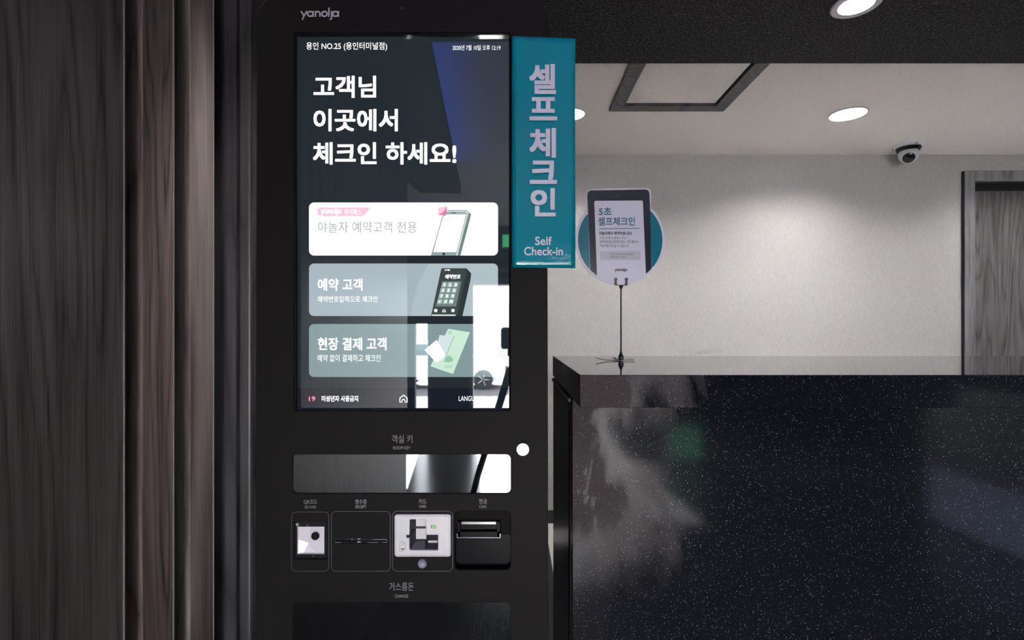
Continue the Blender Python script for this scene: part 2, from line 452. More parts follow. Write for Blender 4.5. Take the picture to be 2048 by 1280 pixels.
def turned(name, m, prof, c, axis='Z', n=32, tilt=None, parent=None, smooth=False):
    bm = bmesh.new(); lathe(bm, prof, c, axis, n, tilt)
    bmesh.ops.remove_doubles(bm, verts=bm.verts[:], dist=1e-7)
    o = from_bm(name, bm, m, smooth=smooth)
    if parent: keep(o, parent)
    return o
def tube(bm, pts, rad, n=10):
    pts = [Vector(p) for p in pts]; rs = rad if isinstance(rad, (list, tuple)) else [rad] * len(pts)
    prev = None
    for i, p in enumerate(pts):
        d = (pts[min(i + 1, len(pts) - 1)] - pts[max(i - 1, 0)]).normalized()
        q = d.to_track_quat('Z', 'Y')
        ring = [bm.verts.new(p + q @ Vector((rs[i] * math.cos(2 * PI * k / n), rs[i] * math.sin(2 * PI * k / n), 0))) for k in range(n)]
        if prev:
            for k in range(n): bm.faces.new((prev[k], prev[(k + 1) % n], ring[(k + 1) % n], ring[k]))
        else: bm.faces.new(ring[::-1])
        prev = ring
    bm.faces.new(prev)

# ------------------------------------------------------------------ the setting
ZB = 2.358      # back room ceiling
ZS = 2.30       # black soffit
YB = 3.28       # back wall
XR = 4.1
# back wall with the doorway cut out
DX0, DX1, DZ = 2.95, 3.85, 2.185
wb = sroot('wall_back')
bm = bmesh.new()
add_box(bm, -0.75, DX0, YB, YB + 0.12, 0, 2.6); add_box(bm, DX1, XR, YB, YB + 0.12, 0, 2.6); add_box(bm, DX0, DX1, YB, YB + 0.12, DZ, 2.6)
keep(from_bm('wallpaper', bm, 'wall'), wb)
struct(box('wall_back_2', 'dark_wall', -0.62, 0.205, 3.18, YB - 0.001, 0, ZB - 0.001))
struct(box('wall_right', 'wall', XR, XR + .1, 2.03, YB, 0, 2.6))
struct(box('ceiling', 'ceil', -0.75, XR, 2.03, YB, ZB, ZB + 0.1))
struct(box('floor', 'back_floor', -0.75, XR, 1.62, YB, -0.1, 0))
struct(box('floor_2', 'lobby_floor', -2.6, XR, -1.9, 1.62, -0.1, 0))
struct(box('floor_5', 'entry_floor', -2.6, XR, -4.5, -1.9, -0.1, 0))
struct(box('baseboard_back', 'black', 0.207, DX0 - .08, YB - 0.015, YB, 0.0, 0.08, 0.002))
# black soffit across the front of the reception and its left arm over the lobby
sof = sroot('ceiling_2')
bm = bmesh.new()
add_box(bm, -0.9, XR, 1.12, 2.036, ZS, ZS + 0.30)
keep(from_bm('soffit_beam', bm, 'soffit'), sof)
bm = bmesh.new()
pts = [(-2.6, 1.12), (-0.26, 1.12), (-0.402, -2.08), (-0.72, -2.05), (-0.95, 0.0), (-2.6, 0.0)]
lo = [bm.verts.new((x, y, ZS)) for x, y in pts]; hi = [bm.verts.new((x, y, ZS + 0.06)) for x, y in pts]
bm.faces.new(lo); bm.faces.new(hi[::-1])
for i in range(len(pts)): bm.faces.new((lo[i], lo[(i + 1) % len(pts)], hi[(i + 1) % len(pts)], hi[i]))
keep(from_bm('soffit_arm', bm, 'soffit'), sof)
struct(box('ceiling_3', 'lobby_ceil', -2.6, XR, -4.5, 1.12, 2.52, 2.6))
bm = bmesh.new()
add_box(bm, XR, XR + .1, -4.5, 2.03, 0, 2.6)
struct(from_bm('wall_side_right', bm, 'dark_wall'))
struct(box('wall_far_left', 'dark_wall', -2.7, -2.6, -4.5, -1.0, 0, 2.6))
struct(box('wall_side_return', 'dark_wall', -2.6, -0.76, -1.1, -1.0, 0, 2.6))
# entrance wall behind the viewer: wide doorway, two narrow side lights
wf = sroot('wall_front')
bm = bmesh.new(); Y0, Y1 = -4.6, -4.5
ops = [(-1.50, -1.44, 0.0, 1.5), (-1.22, -1.06, 0.0, 1.3), (-0.54, 0.95, 0.0, 1.78)]
xs = [-2.7] + [v for o_ in ops for v in o_[:2]] + [XR]
for k in range(0, len(xs), 2): add_box(bm, xs[k], xs[k + 1], Y0, Y1, 0, 2.6)
for x0, x1, z0, z1 in ops: add_box(bm, x0, x1, Y0, Y1, z1, 2.6)
keep(from_bm('plaster', bm, 'dark_wall'), wf)
dr = sroot('door_1')
for nm, a in (('door_frame', (-0.54, -0.49, -4.62, -4.52, 0, 1.78)), ('door_frame', (0.90, 0.95, -4.62, -4.52, 0, 1.78)), ('door_header', (-0.54, 0.95, -4.48, -4.40, 1.78, 1.86)), ('door_header', (-0.54, 0.95, -4.48, -4.42, 1.95, 1.99))):
    keep(box(nm, 'chrome', *a, 0.004), dr)

# left wall: wide wood panel, two battens with grooves, return by the kiosk
wl = sroot('wall_left')
keep(box('backing', 'dark_wall', -0.75, -0.631, -1.0, 1.08, 0, 2.6), wl)
def panel(name, m, x0, x1, y0, y1):
    o = keep(box(name, m, x0, x1, y0, y1, 0.0, ZS, 0.0012, seg=1), wl); return o
panel('wood_panel', 'wood', -0.631, -0.60, -1.0, 0.792)
panel('wood_panel', 'wood_lit_b', -0.631, -0.60, 0.831, 0.9076)
panel('wood_panel', 'wood_lit_c', -0.631, -0.60, 0.954, 1.029)
for y in (0.792, 0.9076, 1.029):
    keep(box('edge_band', 'edge', -0.6006, -0.5985, y - 0.0018, y + 0.0003, 0.0, ZS - .001), wl)
panel('wood_panel', 'wood_shaded', -0.64, -0.581, 1.078, 1.16)
bm = bmesh.new()
add_box(bm, -0.581, -0.5527, 1.086, 1.16, 0, ZS, 0.006, 3)
keep(from_bm('corner_post', bm, 'wood_shaded'), wl)
keep(box('backing', 'dark_wall', -0.75, -0.62, 1.16, YB, 0, 2.6), wl)
keep(box('wall_patch', 'ceil', -0.62, -0.60, 1.165, 1.26, 1.856, 1.91, 0.001), wl)

# door to the back, right
d2 = sroot('door_2')
keep(box('door_leaf', 'wood_door', DX0, DX1, YB + 0.04, YB + 0.08, 0, 2.135, 0.001), d2)
keep(box('dark_gap_fill', 'deep', DX0 + .0005, DX1 - .0005, YB + 0.032, YB + 0.10, 2.136, DZ - .0005), d2)  # black block filling the gap over the leaf, its shade put into the colour
fw_ = 0.066
keep(box('door_frame', 'wood_frame', DX0 - fw_, DX0, YB - 0.02, YB + 0.03, 0, DZ + fw_, 0.002), d2)
keep(box('door_frame', 'wood_frame', DX1, DX1 + fw_, YB - 0.02, YB + 0.03, 0, DZ + fw_, 0.002), d2)
keep(box('door_header', 'wood_frame', DX0, DX1, YB - 0.02, YB + 0.03, DZ, DZ + fw_, 0.002), d2)
keep(box('edge_strip', 'black', DX0 - fw_ - 0.006, DX0 - fw_ , YB - 0.016, YB, 0, DZ + fw_ - .004), d2)

# framed ceiling hatch
hx0, hx1, hy0, hy1 = 0.49, 1.067, 2.04, 2.584
h = thing('ceiling_hatch', 'square ceiling access hatch in a grey wood frame beside the black soffit', 'hatch', ((hx0 + hx1) / 2, (hy0 + hy1) / 2, ZB))
fw_ = 0.062
def hatchbar(pts, name='frame_bar', m='wood_frame'):
    bm = bmesh.new()
    a = [bm.verts.new((x, y, ZB)) for x, y in pts]; b_ = [bm.verts.new((x, y, ZB - 0.018)) for x, y in pts]
    bm.faces.new(a[::-1]); bm.faces.new(b_)
    for i in range(4): bm.faces.new((a[i], a[(i + 1) % 4], b_[(i + 1) % 4], b_[i]))
    keep(from_bm(name, bm, m), h)
M['hatch'] = wood_mat('dark_grey_frame', srgb(52, 50, 52), srgb(84, 82, 84), srgb(104, 102, 104), 2.3, 0.4)
hatchbar([(hx0, hy1), (hx1, hy1), (hx1 - fw_, hy1 - fw_), (hx0 + fw_, hy1 - fw_)], m='hatch')
hatchbar([(hx0, hy0), (hx1, hy0), (hx1 - fw_, hy0 + fw_), (hx0 + fw_, hy0 + fw_)], m='hatch')
hatchbar([(hx0, hy0), (hx0, hy1), (hx0 + fw_, hy1 - fw_), (hx0 + fw_, hy0 + fw_)], m='hatch')
hatchbar([(hx1, hy0), (hx1, hy1), (hx1 - fw_, hy1 - fw_), (hx1 - fw_, hy0 + fw_)], m='hatch')
g_ = fw_ + 0.008
keep(box('hatch_panel', 'ceil', hx0 + g_, hx1 - g_, hy0 + g_, hy1 - g_, ZB - 0.006, ZB - 0.001), h)
keep(box('shadow_gap', 'deep', hx0 + fw_, hx1 - fw_, hy0 + fw_, hy1 - fw_, ZB - 0.001, ZB), h)

# ------------------------------------------------------------------ downlights
def downlight(x, y, z, r, label, watt, ring_w=0.018):
    t_ = thing('ceiling_downlight', label, 'ceiling light', (x, y, z), 'round ceiling downlights')
    turned('trim_ring', 'ring', [(r, 0), (r, -0.003), (r - 0.004, -0.006), (r - ring_w, -0.004), (r - ring_w, 0)], (x, y, z - 0.0002), parent=t_, n=48)
    turned('diffuser', 'lamp', [(r - ring_w, -0.0045), (0.0005, -0.0055)], (x, y, z), parent=t_, n=48)
    l = bpy.data.lights.new('downlight_lamp', 'AREA'); l.shape = 'DISK'; l.size = (r - ring_w) * 2; l.energy = watt
    l.spread = math.radians(140); l.color = (1.0, 0.975, 0.95)
    lo_ = bpy.data.objects.new('downlight_lamp', l); COL.objects.link(lo_); lo_.location = (0, 0, -0.012); lo_.parent = t_
downlight(1.118, 1.663, ZS, 0.073, 'round downlight with wide grey rim in the black soffit, cut by picture top', DOWNLIGHT_W['front'], 0.022)
downlight(1.742, 2.655, ZB, 0.090, 'bright round downlight in the pale ceiling between hatch and security camera', DOWNLIGHT_W['right'], 0.007)
downlight(0.300, 2.655, ZB, 0.080, 'bright round downlight in the pale ceiling half hidden by the teal sign', DOWNLIGHT_W['left'], 0.006)

downlight(3.15, 2.655, ZB, 0.080, 'added unseen round downlight in the pale ceiling, brightening the right wall and grey wood door', 8.0, 0.006)  # unseen lamp added to brighten the right wall and the door
# unseen lamp added in the soffit above the kiosk, its narrow beam grazing the wood wall
kl = thing('ceiling_downlight', 'added unseen round downlight in the black soffit above the kiosk, brightening the wood wall', 'ceiling light', (-0.45, 0.97, ZS), 'round ceiling downlights')
turned('trim_ring', 'ring', [(0.06, 0), (0.06, -0.003), (0.045, -0.004), (0.045, 0)], (-0.45, 0.97, ZS - 0.0002), parent=kl, n=40)
l = bpy.data.lights.new('added_beam', 'SPOT'); l.energy = 90; l.spot_size = math.radians(26); l.spot_blend = 1.0; l.shadow_soft_size = 0.04; l.color = (1, 0.95, 0.92)
lo_ = bpy.data.objects.new('added_beam', l); COL.objects.link(lo_); lo_.location = (0, 0, -0.03); lo_.parent = kl
lo_.rotation_euler = (math.radians(1), math.radians(5), 0)

# ------------------------------------------------------------------ security camera
cc = P(1811, 296, 3.12); cx_, cy_ = 2.40, 3.10
t_ = thing('security_camera', 'white dome security camera with black lens under the pale ceiling', 'camera', (cx_, cy_, ZB))
turned('mounting_base', 'white_pl', [(0.082, 0), (0.080, -0.010), (0.070, -0.020), (0.05, -0.022)], (cx_, cy_, ZB), parent=t_, smooth=False, n=40)
for a in (0.4, 2.5, 4.6):
    turned('screw_hole', 'black', [(0.004, 0.0), (0.004, -0.006)], (cx_ + 0.073 * math.cos(a), cy_ + 0.073 * math.sin(a), ZB - 0.013), parent=t_, n=10)
turned('collar', 'black_gloss', [(0.063, -0.018), (0.064, -0.030), (0.058, -0.040), (0.03, -0.042)], (cx_, cy_, ZB), parent=t_, n=40, smooth=False)
R = 0.052
prof = [(max(R * math.sin(math.radians(a)), 1e-4), R * math.cos(math.radians(a))) for a in range(0, 181, 9)]
ball_c = Vector((cx_, cy_, ZB - 0.063))
turned('dome_housing', 'white_pl', prof, ball_c, parent=t_, n=36, smooth=True)
look = Vector((-0.50, -0.72, -0.62)).normalized()
tl = look.to_track_quat('Z', 'Y').to_matrix()
turned('lens_ring', 'white_pl', [(0.043, 0.028), (0.039, 0.044), (0.034, 0.050), (0.031, 0.048)], ball_c, tilt=tl, parent=t_, n=32)
ln = turned('lens', 'black_gloss', [(0.031, 0.040), (0.031, 0.0495), (0.020, 0.0525), (0.0005, 0.0535)], ball_c, tilt=tl, parent=t_, n=32)
bm = bmesh.new()
for k in range(10):
    a = 2 * PI * k / 10
    c_ = ball_c + tl @ Vector((0.023 * math.cos(a), 0.023 * math.sin(a), 0.0518))
    lathe(bm, [(0.0022, 0), (0.0018, 0.0012)], c_, n=8, tilt=tl)
o = from_bm('infrared_leds', bm, 'mgrey'); keep(o, t_)

# ------------------------------------------------------------------ reception counter
YC = 0.95; YP = 1.075; YK = 1.583; XL = 0.1262
zt, zb_ = 1.1619, 1.1010
cn = thing('reception_counter', 'glossy black speckled stone reception counter right of the kiosk', 'counter', (1.5, 1.3, 0))
bm = bmesh.new(); add_box(bm, XL, 2.75, YC, YK, zb_, zt, 0.0012, 2)
top = from_bm('countertop', bm, 'stone_top'); keep(top, cn)
top.data.materials.append(M['stone'])
for p in top.data.polygons:
    if p.normal.y < -0.6: p.material_index = 1
keep(box('front_panel', 'stone', XL + 0.0008, 2.72, YP, YP + 0.03, 0.0, zb_ - 0.001, 0.0012), cn)
keep(box('front_panel_edge', 'board_edge', XL + 0.002, XL + 0.02, YP + 0.032, YP + 0.062, 0.0, zb_ - 0.001, 0.004), cn)
keep(box('side_panel', 'stone_side', XL, XL + 0.02, YP + 0.064, YK - 0.012, 0.0, zb_ - 0.006, 0.004), cn)
keep(box('back_panel', 'stone_side', XL + 0.03, 2.70, YK - 0.06, YK - 0.04, 0.0, zb_ - 0.001), cn)
keep(box('support_rail', 'black', XL - 0.004, XL + 0.012, YP + 0.05, YK - 0.01, zb_ - 0.016, zb_ - 0.005, 0.003), cn)
keep(box('chipped_corner', 'chip', XL + 0.0005, XL + 0.0095, YP + 0.024, YP + 0.034, zb_ - 0.024, zb_ - 0.002, 0.002), cn)
# clear tape on the slab's end
keep(box('tape', 'tape', XL - 0.0012, XL - 0.0002, 1.34, 1.57, zb_ + 0.003, zt - 0.004, 0.0005), cn)
struct(box('trim_2', 'floor_sheet', -0.58, 0.208, 1.30, 2.95, 0.0, 0.012))  # thin dark sheet on the floor behind the kiosk

# ------------------------------------------------------------------ table stand with round sign
YSg = 1.345; sx = (1242 - 1024) / FX * YSg; szt = zt
st = thing('sign_stand', 'thin black wire sign stand with curved feet on the counter top', 'stand', (sx, YSg, szt))
bm = bmesh.new(); tube(bm, [(sx, YSg, szt + 0.012), (sx, YSg, P(1242, 572, YSg).z)], 0.0020, 10)
keep(from_bm('pole', bm, 'black', smooth=True), st)
bm = bmesh.new()
lathe(bm, [(0.0048, 0.0005), (0.0075, 0.006), (0.0072, 0.012), (0.0030, 0.021), (0.0022, 0.025)], (sx, YSg, szt), n=10)
keep(from_bm('hub', bm, 'black'), st)
bm = bmesh.new(); zz = P(1242, 571, YSg).z
lathe(bm, [(0.0021, -0.010), (0.0062, -0.0005), (0.0062, 0.001)], (sx, YSg, zz), n=12)
keep(from_bm('socket', bm, 'black'), st)
# feet: three flat bowed blades
for ang, l_, lift in ((182, 0.066, 0.006), (-2, 0.034, 0.001), (96, 0.060, 0.003), (-96, 0.028, 0.001)):
    bm = bmesh.new(); a = math.radians(ang); prev = None
    d_ = Vector((math.cos(a), math.sin(a), 0)); s_ = Vector((-d_.y, d_.x, 0)) * 0.0035
    for i in range(9):
        u = i / 8; z_ = szt + 0.0012 + (lift * max(0, (u - .45) / .55) ** 1.6)
        p_ = Vector((sx, YSg, 0)) + d_ * (l_ * u); p_.z = z_
        ring = [bm.verts.new(p_ + s_), bm.verts.new(p_ - s_), bm.verts.new(p_ - s_ + Vector((0, 0, .0018))), bm.verts.new(p_ + s_ + Vector((0, 0, .0018)))]
        if prev:
            for k in range(4): bm.faces.new((prev[k], prev[(k + 1) % 4], ring[(k + 1) % 4], ring[k]))
        else: bm.faces.new(ring)
        prev = ring
    bm.faces.new(prev)
    keep(from_bm('foot', bm, 'black'), st)
for cxp in (1231.5, 1253):
    q = P(cxp, 563, YSg); bm = bmesh.new()
    ring = [(cxp - 3.0, 569.5), (cxp - 2.0, 562.5), (cxp - 3.3, 559), (cxp - 2.6, 556.3), (cxp, 555.2), (cxp + 2.6, 556.3), (cxp + 3.3, 559), (cxp + 2.0, 562.5), (cxp + 3.0, 569.5)]
    plate('clip', 'black', ring, [], YSg - 0.0055, 0.004, st)
bm = bmesh.new(); a_, b_ = P(1230, 570.5, YSg), P(1254.5, 570.5, YSg)
tube(bm, [(a_.x, YSg, a_.z), (b_.x, YSg, b_.z)], 0.0009, 8); keep(from_bm('crossbar', bm, 'black'), st)

rs = thing('round_sign', 'round white and teal self check-in sign with a tablet picture on the wire stand', 'sign', tuple(P(1241, 570, YSg)))
cxs, cys, rr = 1240.5, 480.5, 89.5
# outline: circle joined to tablet silhouette
a_l = [(1171.5, 424), (1172.3, 386), (1174, 381), (1179, 378.2)]; a_r = [(1293, 376), (1298.5, 377.5), (1302, 382), (1303.5, 414)]
ringL = math.degrees(math.atan2(424 - cys, 1171.5 - cxs)); ringR = math.degrees(math.atan2(414 - cys, 1303.5 - cxs))
outer = []
a0, a1 = ringR, ringL % 360
for i in range(73):
    a = math.radians(a0 + (a1 - a0) * i / 72); outer.append((cxs + rr * math.cos(a), cys + rr * math.sin(a)))
outer += a_l[1:] + a_r[:-1]
plate('sign_board', 'card_white', outer, [], YSg, 0.003, rs)
e = 0.0004
inn = rr - 5
def clip_arc(xa, xb, n=24):
    """inner circle between two x positions along the bottom/top"""
    return [(x, cys + math.sqrt(max(inn * inn - (x - cxs) ** 2, 0))) for x in [xa + (xb - xa) * i / n for i in range(n + 1)]]
# teal halves left and right of the tablet
def seg(xa_top, xa_bot, side):
    pts = []
    n = 40
    for i in range(n + 1):
        a = math.radians(-62 + 124 * i / n) if side > 0 else math.radians(180 + 62 - 124 * i / n)
        pts.append((cxs + inn * math.cos(a), cys + inn * math.sin(a)))
    edge = lambda y: xa_top + (xa_bot - xa_top) * (y - 400) / 160
    pts = [p for p in pts if (p[0] > edge(p[1]) if side > 0 else p[0] < edge(p[1]))]
    pts = [(edge(pts[0][1]), pts[0][1])] + pts + [(edge(pts[-1][1]), pts[-1][1])]
    return pts
flat('teal_print', 'teal_print', seg(1175, 1180.5, -1), YSg - e, rs)
flat('teal_print', 'teal_print', seg(1299.5, 1304, 1), YSg - e, rs)
# tablet body, top rounded, lower corners cut by the circle
tb = [(1174.5, 390), (1176, 383.5), (1181, 380.8), (1292, 379), (1297, 381), (1299, 387), (1300, 410), (1301.5, 470), (1303.8, 535), (1291, 549), (1180, 538)]
bl = [(x, y) for x, y in clip_arc(1303.0, 1180.5, 30)]
flat('tablet_print', 'navy', [(1174.5, 390), (1176, 383.5), (1181, 380.8), (1292, 379), (1297, 381), (1299, 387), (1300, 410), (1301.5, 470)] + bl + [(1176.2, 430)], YSg - 2 * e, rs)
scr_l = lambda y: 1188.5 + (1194.0 - 1188.5) * (y - 402) / 150
scr_r = lambda y: 1285.5 + (1291.8 - 1285.5) * (y - 402) / 150
flat('tablet_screen_print', 'card_white', [(1188.5, 404), (1190.5, 401.7), (1284, 401), (1285.8, 403.5)] + clip_arc(1291.8, 1194.0, 30), YSg - 3 * e, rs)
strokes('webcam_print', 'ink', [('c', circle(1235.8, 391.5, 2.4, 14))], 0.8, YSg - 3 * e, rs)
Yt = YSg - 4 * e
text('lettering', '5초', 'teal_ink', 1198, 1223, 415, 430, Yt, rs, 0.025)
text('lettering', '셀프체크인', 'teal_ink', 1196.5, 1269.5, 434.5, 451, Yt, rs, 0.02)
flat('rule', 'teal_ink', [(1198, 457), (1279, 456), (1279, 457.4), (1198, 458.4)], Yt, rs)
text('lettering', '야놀자에서 예약하셨나요?', 'ink', 1198.5, 1263.5, 463, 470, Yt, rs, 0.03)
text('lettering', '키오스크에서 QR코드 또는', 'ink', 1199, 1252, 473, 479, Yt, rs, 0.004)
text('lettering', '예약번호를 입력해주세요. 가장 빠르게', 'ink', 1199.5, 1276, 480.5, 487, Yt, rs, 0.004)
text('lettering', '객실키를 받으실 수 있습니다.', 'ink', 1200, 1258.5, 488.5, 494.5, Yt, rs, 0.004)
flat('caption_box', 'card_grey', [(1200, 503), (1281, 501.5), (1281.5, 519.5), (1201, 520.5)], Yt + e * .5, rs)
text('lettering', '위쪽의 QR코드를 스캔하면 셀프체크인', 'ink', 1220.5, 1267, 506.5, 510.5, Yt, rs, 0.0)
text('lettering', '방법을 확인할 수 있습니다.', 'ink', 1220.5, 1253, 511.8, 516, Yt, rs, 0.0)
logo('word_mark', 'ink', 1229.5, 1254.5, 537.5, 542.5, Yt, rs)

# ------------------------------------------------------------------ the kiosk
YF = 0.95; TH = 0.012
ko = thing('check_in_kiosk', 'tall black self check-in kiosk with a large lit touch screen', 'kiosk', (-0.20, 1.08, 0))
s_ = YF / FX
def zpx(y): return 655 + (CAMZ) / s_ if y is None else y
ybot = 655 + (CAMZ - 0.03) / s_
outer = [(1096.5, ybot), (512, ybot), (512.5, 900), (514.8, 40)] + \
    [(560 + 45 * math.cos(math.radians(a)) * 1.0, 37 + 45 * math.sin(math.radians(a))) for a in range(186, 271, 12)] + \
    [(1047 + 45 * math.cos(math.radians(a)), 37 + 45 * math.sin(math.radians(a))) for a in range(270, 355, 12)] + [(1091.6, 40), (1094.3, 700), (1095.3, 1250)]
holes = [rrect(586, 1022, 62, 823, 6), rrect(584, 1022.5, 908, 988, 10), rrect(584, 1022, 1204, 1290, 10),
         rrect(587, 655, 1043, 1120, 1.5), rrect(667, 776, 1076, 1088, 1), rrect(789.5, 901, 1029.5, 1113, 5), rrect(908.5, 1022, 1021, 1141, 11)]
plate('front_panel', 'kiosk', outer, holes, YF, TH, ko, bev=0.0012)
# cabinet behind the front
bo = thing  # (kept short)
A = P(518, 0, YF); B = P(1089, 0, YF)
def cab_outline():
    return [(1093, ybot), (516, ybot), (516, 30), (530, 2), (552, -5), (1056, -5), (1078, 2), (1090.5, 30)]
back = plate('cabinet', 'kiosk', cab_outline(), [rrect(580, 1028, 56, 829, 4), rrect(578, 1028, 900, 1296, 4)], YF + TH, 0.045, ko)
def shift_plate(Y0_, th_):
    q = cab_outline(); pts = [(P(a, b_, YF).x, P(a, b_, YF).z) for a, b_ in q]
    return plate('cabinet_back', 'kiosk', pts, [], Y0_, th_, ko, px=False)
shift_plate(YF + TH + 0.0455, 0.19)
keep(box('base_plate', 'black', A.x + .01, B.x - .01, YF + .02, YF + .26, 0, 0.03, 0.003), ko)

# screen: glossy lining, display, artwork
def lining(name, m, x0, x1, y0, y1, d, parent, back=None, inset=0.0, r=None):
    """recess walls straight back from an opening given in face pixels"""
    q0, q1 = P(x0, y0, YF), P(x1, y1, YF)
    bm = bmesh.new(); y_a, y_b = YF + 0.0015, YF + d
    X0, X1, Z1, Z0 = q0.x, q1.x, q0.z, q1.z; t2 = 0.0025
    add_box(bm, X0 - t2, X0, y_a, y_b, Z0 - t2, Z1 + t2); add_box(bm, X1, X1 + t2, y_a, y_b, Z0 - t2, Z1 + t2)
    add_box(bm, X0, X1, y_a, y_b, Z1, Z1 + t2); add_box(bm, X0, X1, y_a, y_b, Z0 - t2, Z0)
    if back: add_box(bm, X0, X1, y_b - 0.001, y_b, Z0, Z1)
    o = from_bm(name, bm, m); keep(o, parent); return o
lining('screen_surround', 'black_gloss', 587, 1021.5, 63, 822.5, 0.021, ko)
YD = YF + 0.018
sc = box('screen', 'scr_bg', P(1, 0, YD).x * 0 + P(595, 0, YD).x, P(1018, 0, YD).x, YD, YD + 0.004, P(0, 821, YD).z, P(0, 71, YD).z, 0, ko)
lv = lambda k: YD - 0.00025 * k
flat('footer_bar', 'scr_bar', [(596.5, 776), (1017, 776), (1017, 820.5), (596.5, 820.5)], lv(1), sc)
for y0, y1, m_ in ((405, 511, 'scr_card'), (527, 632, 'scr_blue'), (648, 754, 'scr_teal')):
    flat('menu_button', m_, rrect(618, 996, y0, y1, 10, 8), lv(1), sc)
# paler wedges on the right of two buttons
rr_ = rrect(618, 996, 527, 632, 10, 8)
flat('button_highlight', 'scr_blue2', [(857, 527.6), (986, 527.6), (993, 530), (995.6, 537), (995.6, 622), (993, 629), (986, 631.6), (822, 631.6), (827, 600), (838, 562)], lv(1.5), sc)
T = lambda b_, x0, x1, y0, y1, m_='scr_text', bold=0.0, k=3, nm='lettering', **kw: text(nm, b_, m_, x0, x1, y0, y1, lv(k), sc, bold, **kw)
T('용인 NO.25 (용인터미널점)', 612.5, 774, 84.5, 101.5, bold=0.004)
T('2020년 7월 10일 오후 12:19', 905, 1001, 90, 100.5)
T('고객님', 628, 751, 152.5, 194.5, bold=0.024, nm='heading_lettering')
T('이곳에서', 628, 794.5, 219, 261.5, bold=0.024, nm='heading_lettering')
T('체크인 하세요!', 627, 911.5, 285.5, 328, bold=0.024, nm='heading_lettering')
# first button
flat('badge', 'scr_pink', arc(643, 423.5, 8.7, 90, 270, 10) + [(742, 414.8), (738, 417), (741, 418), (734, 421), (738, 422), (730, 426), (733, 427), (725, 432.2)], lv(2), sc)
logo('word_mark', 'scr_text', 641.5, 683, 419, 427.5, lv(4), sc, 2.3)
T('하이패스', 688.5, 722.5, 418, 430, k=4)
T('야놀자 예약고객 전용', 636, 833.5, 443, 465.5, 'scr_grey', -0.004)
flat('phone_print', 'scr_phone_d', [(895, 420), (933, 420.5), (942, 428), (942, 431), (921, 511), (862, 511), (885, 432)], lv(2), sc)
flat('phone_print', 'scr_phone_l', [(893, 421.5), (932, 422), (937, 425), (915, 511), (912, 511), (934, 427), (930, 423.5), (893, 423.5)], lv(2.5), sc)
flat('phone_print', 'scr_phone', [(895, 422.5), (930, 423), (934, 426), (912, 511), (863, 511), (884, 433)], lv(2.3), sc)
flat('phone_print', 'scr_white', [(894, 429), (932, 429), (912.5, 504), (866.5, 504), (886, 434)], lv(3), sc)
flat('phone_speaker_print', 'scr_dark', [(903, 425), (912.5, 425), (912, 426.6), (902.5, 426.6)], lv(3), sc)
flat('phone_button_print', 'scr_dark2', circle(887.5, 508, 2.7, 16), lv(3.4), sc)
text('lettering', 'QR코드', 'scr_grey', 891.5, 918.5, 433, 441.5, lv(4), sc, -0.01, skew=2)
strokes('frame_print', 'scr_phone', [('c', [(889, 451.5), (917.5, 451.5), (910, 480.5), (881.5, 480.5)])], 0.7, lv(4), sc)
flat('gem_print', 'scr_pink', [(876, 415), (893, 413), (894.5, 416), (891, 429), (887, 430.5), (876, 430)], lv(3.5), sc)
flat('gem_print', 'scr_pink2', [(892.5, 413.5), (894.5, 416), (891, 429), (887, 430.5), (876.5, 429.5), (884, 425.5), (889, 422)], lv(3.8), sc)
# second button
T('예약 고객', 636, 724.5, 557.5, 581, bold=0.018)
T('예약번호입력으로 체크인', 635.5, 755, 592, 604.5, bold=0.0)
flat('kiosk_print', 'scr_dark2', [(884, 536.5), (933, 536.5), (942.5, 547), (941, 560), (925, 632), (862, 632), (882, 540)], lv(2), sc)
flat('kiosk_print', 'scr_dark', [(886, 536.8), (930, 536.8), (934, 540), (914, 632), (862, 632), (882.5, 541)], lv(2.3), sc)
logo('word_mark', 'scr_text', 889.5, 900, 539, 541, lv(3), sc, 0.8)
text('lettering', '예약번호', 'scr_text', 890, 920, 549, 557.5, lv(3), sc, 0.03, skew=1.5)
flat('keypad_print', 'scr_mid', [(885, 562.5), (923, 562.5), (912, 613), (871, 613)], lv(2.6), sc)
keys = ['1', '2', '3', '4', '5', '6', '7', '8', '9', '←', '0', '확인']
for k, ch in enumerate(keys):
    r_, c_ = divmod(k, 3)
    x = 888.5 - r_ * 3.0 + c_ * 11.3; y = 569.5 + r_ * 11.2
    bw = 0.008 if ch == '1' else 0.03
    flat('key_print', 'scr_key', [(x - 4.2 + .9, y - 4.6), (x + 4.6 + .9, y - 4.6), (x + 4.6 - .9, y + 4.6), (x - 4.6 - .9, y + 4.6)], lv(3), sc)
    hw = {'확인': 3.4, '←': 2.8}.get(ch, 1.8 if ch != '1' else 1.2)
    hh = 1.6 if ch == '←' else 2.7
    if ch == '←': strokes('key_lettering', 'scr_text', [[(x - 2.6, y), (x + 2.6, y)], [(x - .6, y - 1.8), (x - 2.6, y), (x - .6, y + 1.8)]], 0.9, lv(4), sc)
    else: text('key_lettering', ch, 'scr_text', x - hw, x + hw, y - hh, y + hh, lv(4), sc, bw, skew=.8)
flat('print_dot', 'scr_text', circle(871.5, 621, 3.4, 16), lv(3), sc); flat('print_dot', 'scr_text', circle(906, 621, 3.4, 16), lv(3), sc)
def home(cx, cy, s, nm, Yh, wd):
    strokes(nm, 'scr_text', [('c', [(cx - s, cy + s * .95), (cx - s, cy - s * .15), (cx, cy - s), (cx + s, cy - s * .15), (cx + s, cy + s * .95), (cx + s * .42, cy + s * .95), (cx + s * .42, cy + s * .45), (cx + s * .2, cy + s * .2), (cx - s * .2, cy + s * .2), (cx - s * .42, cy + s * .45), (cx - s * .42, cy + s * .95)])], wd, Yh, sc)
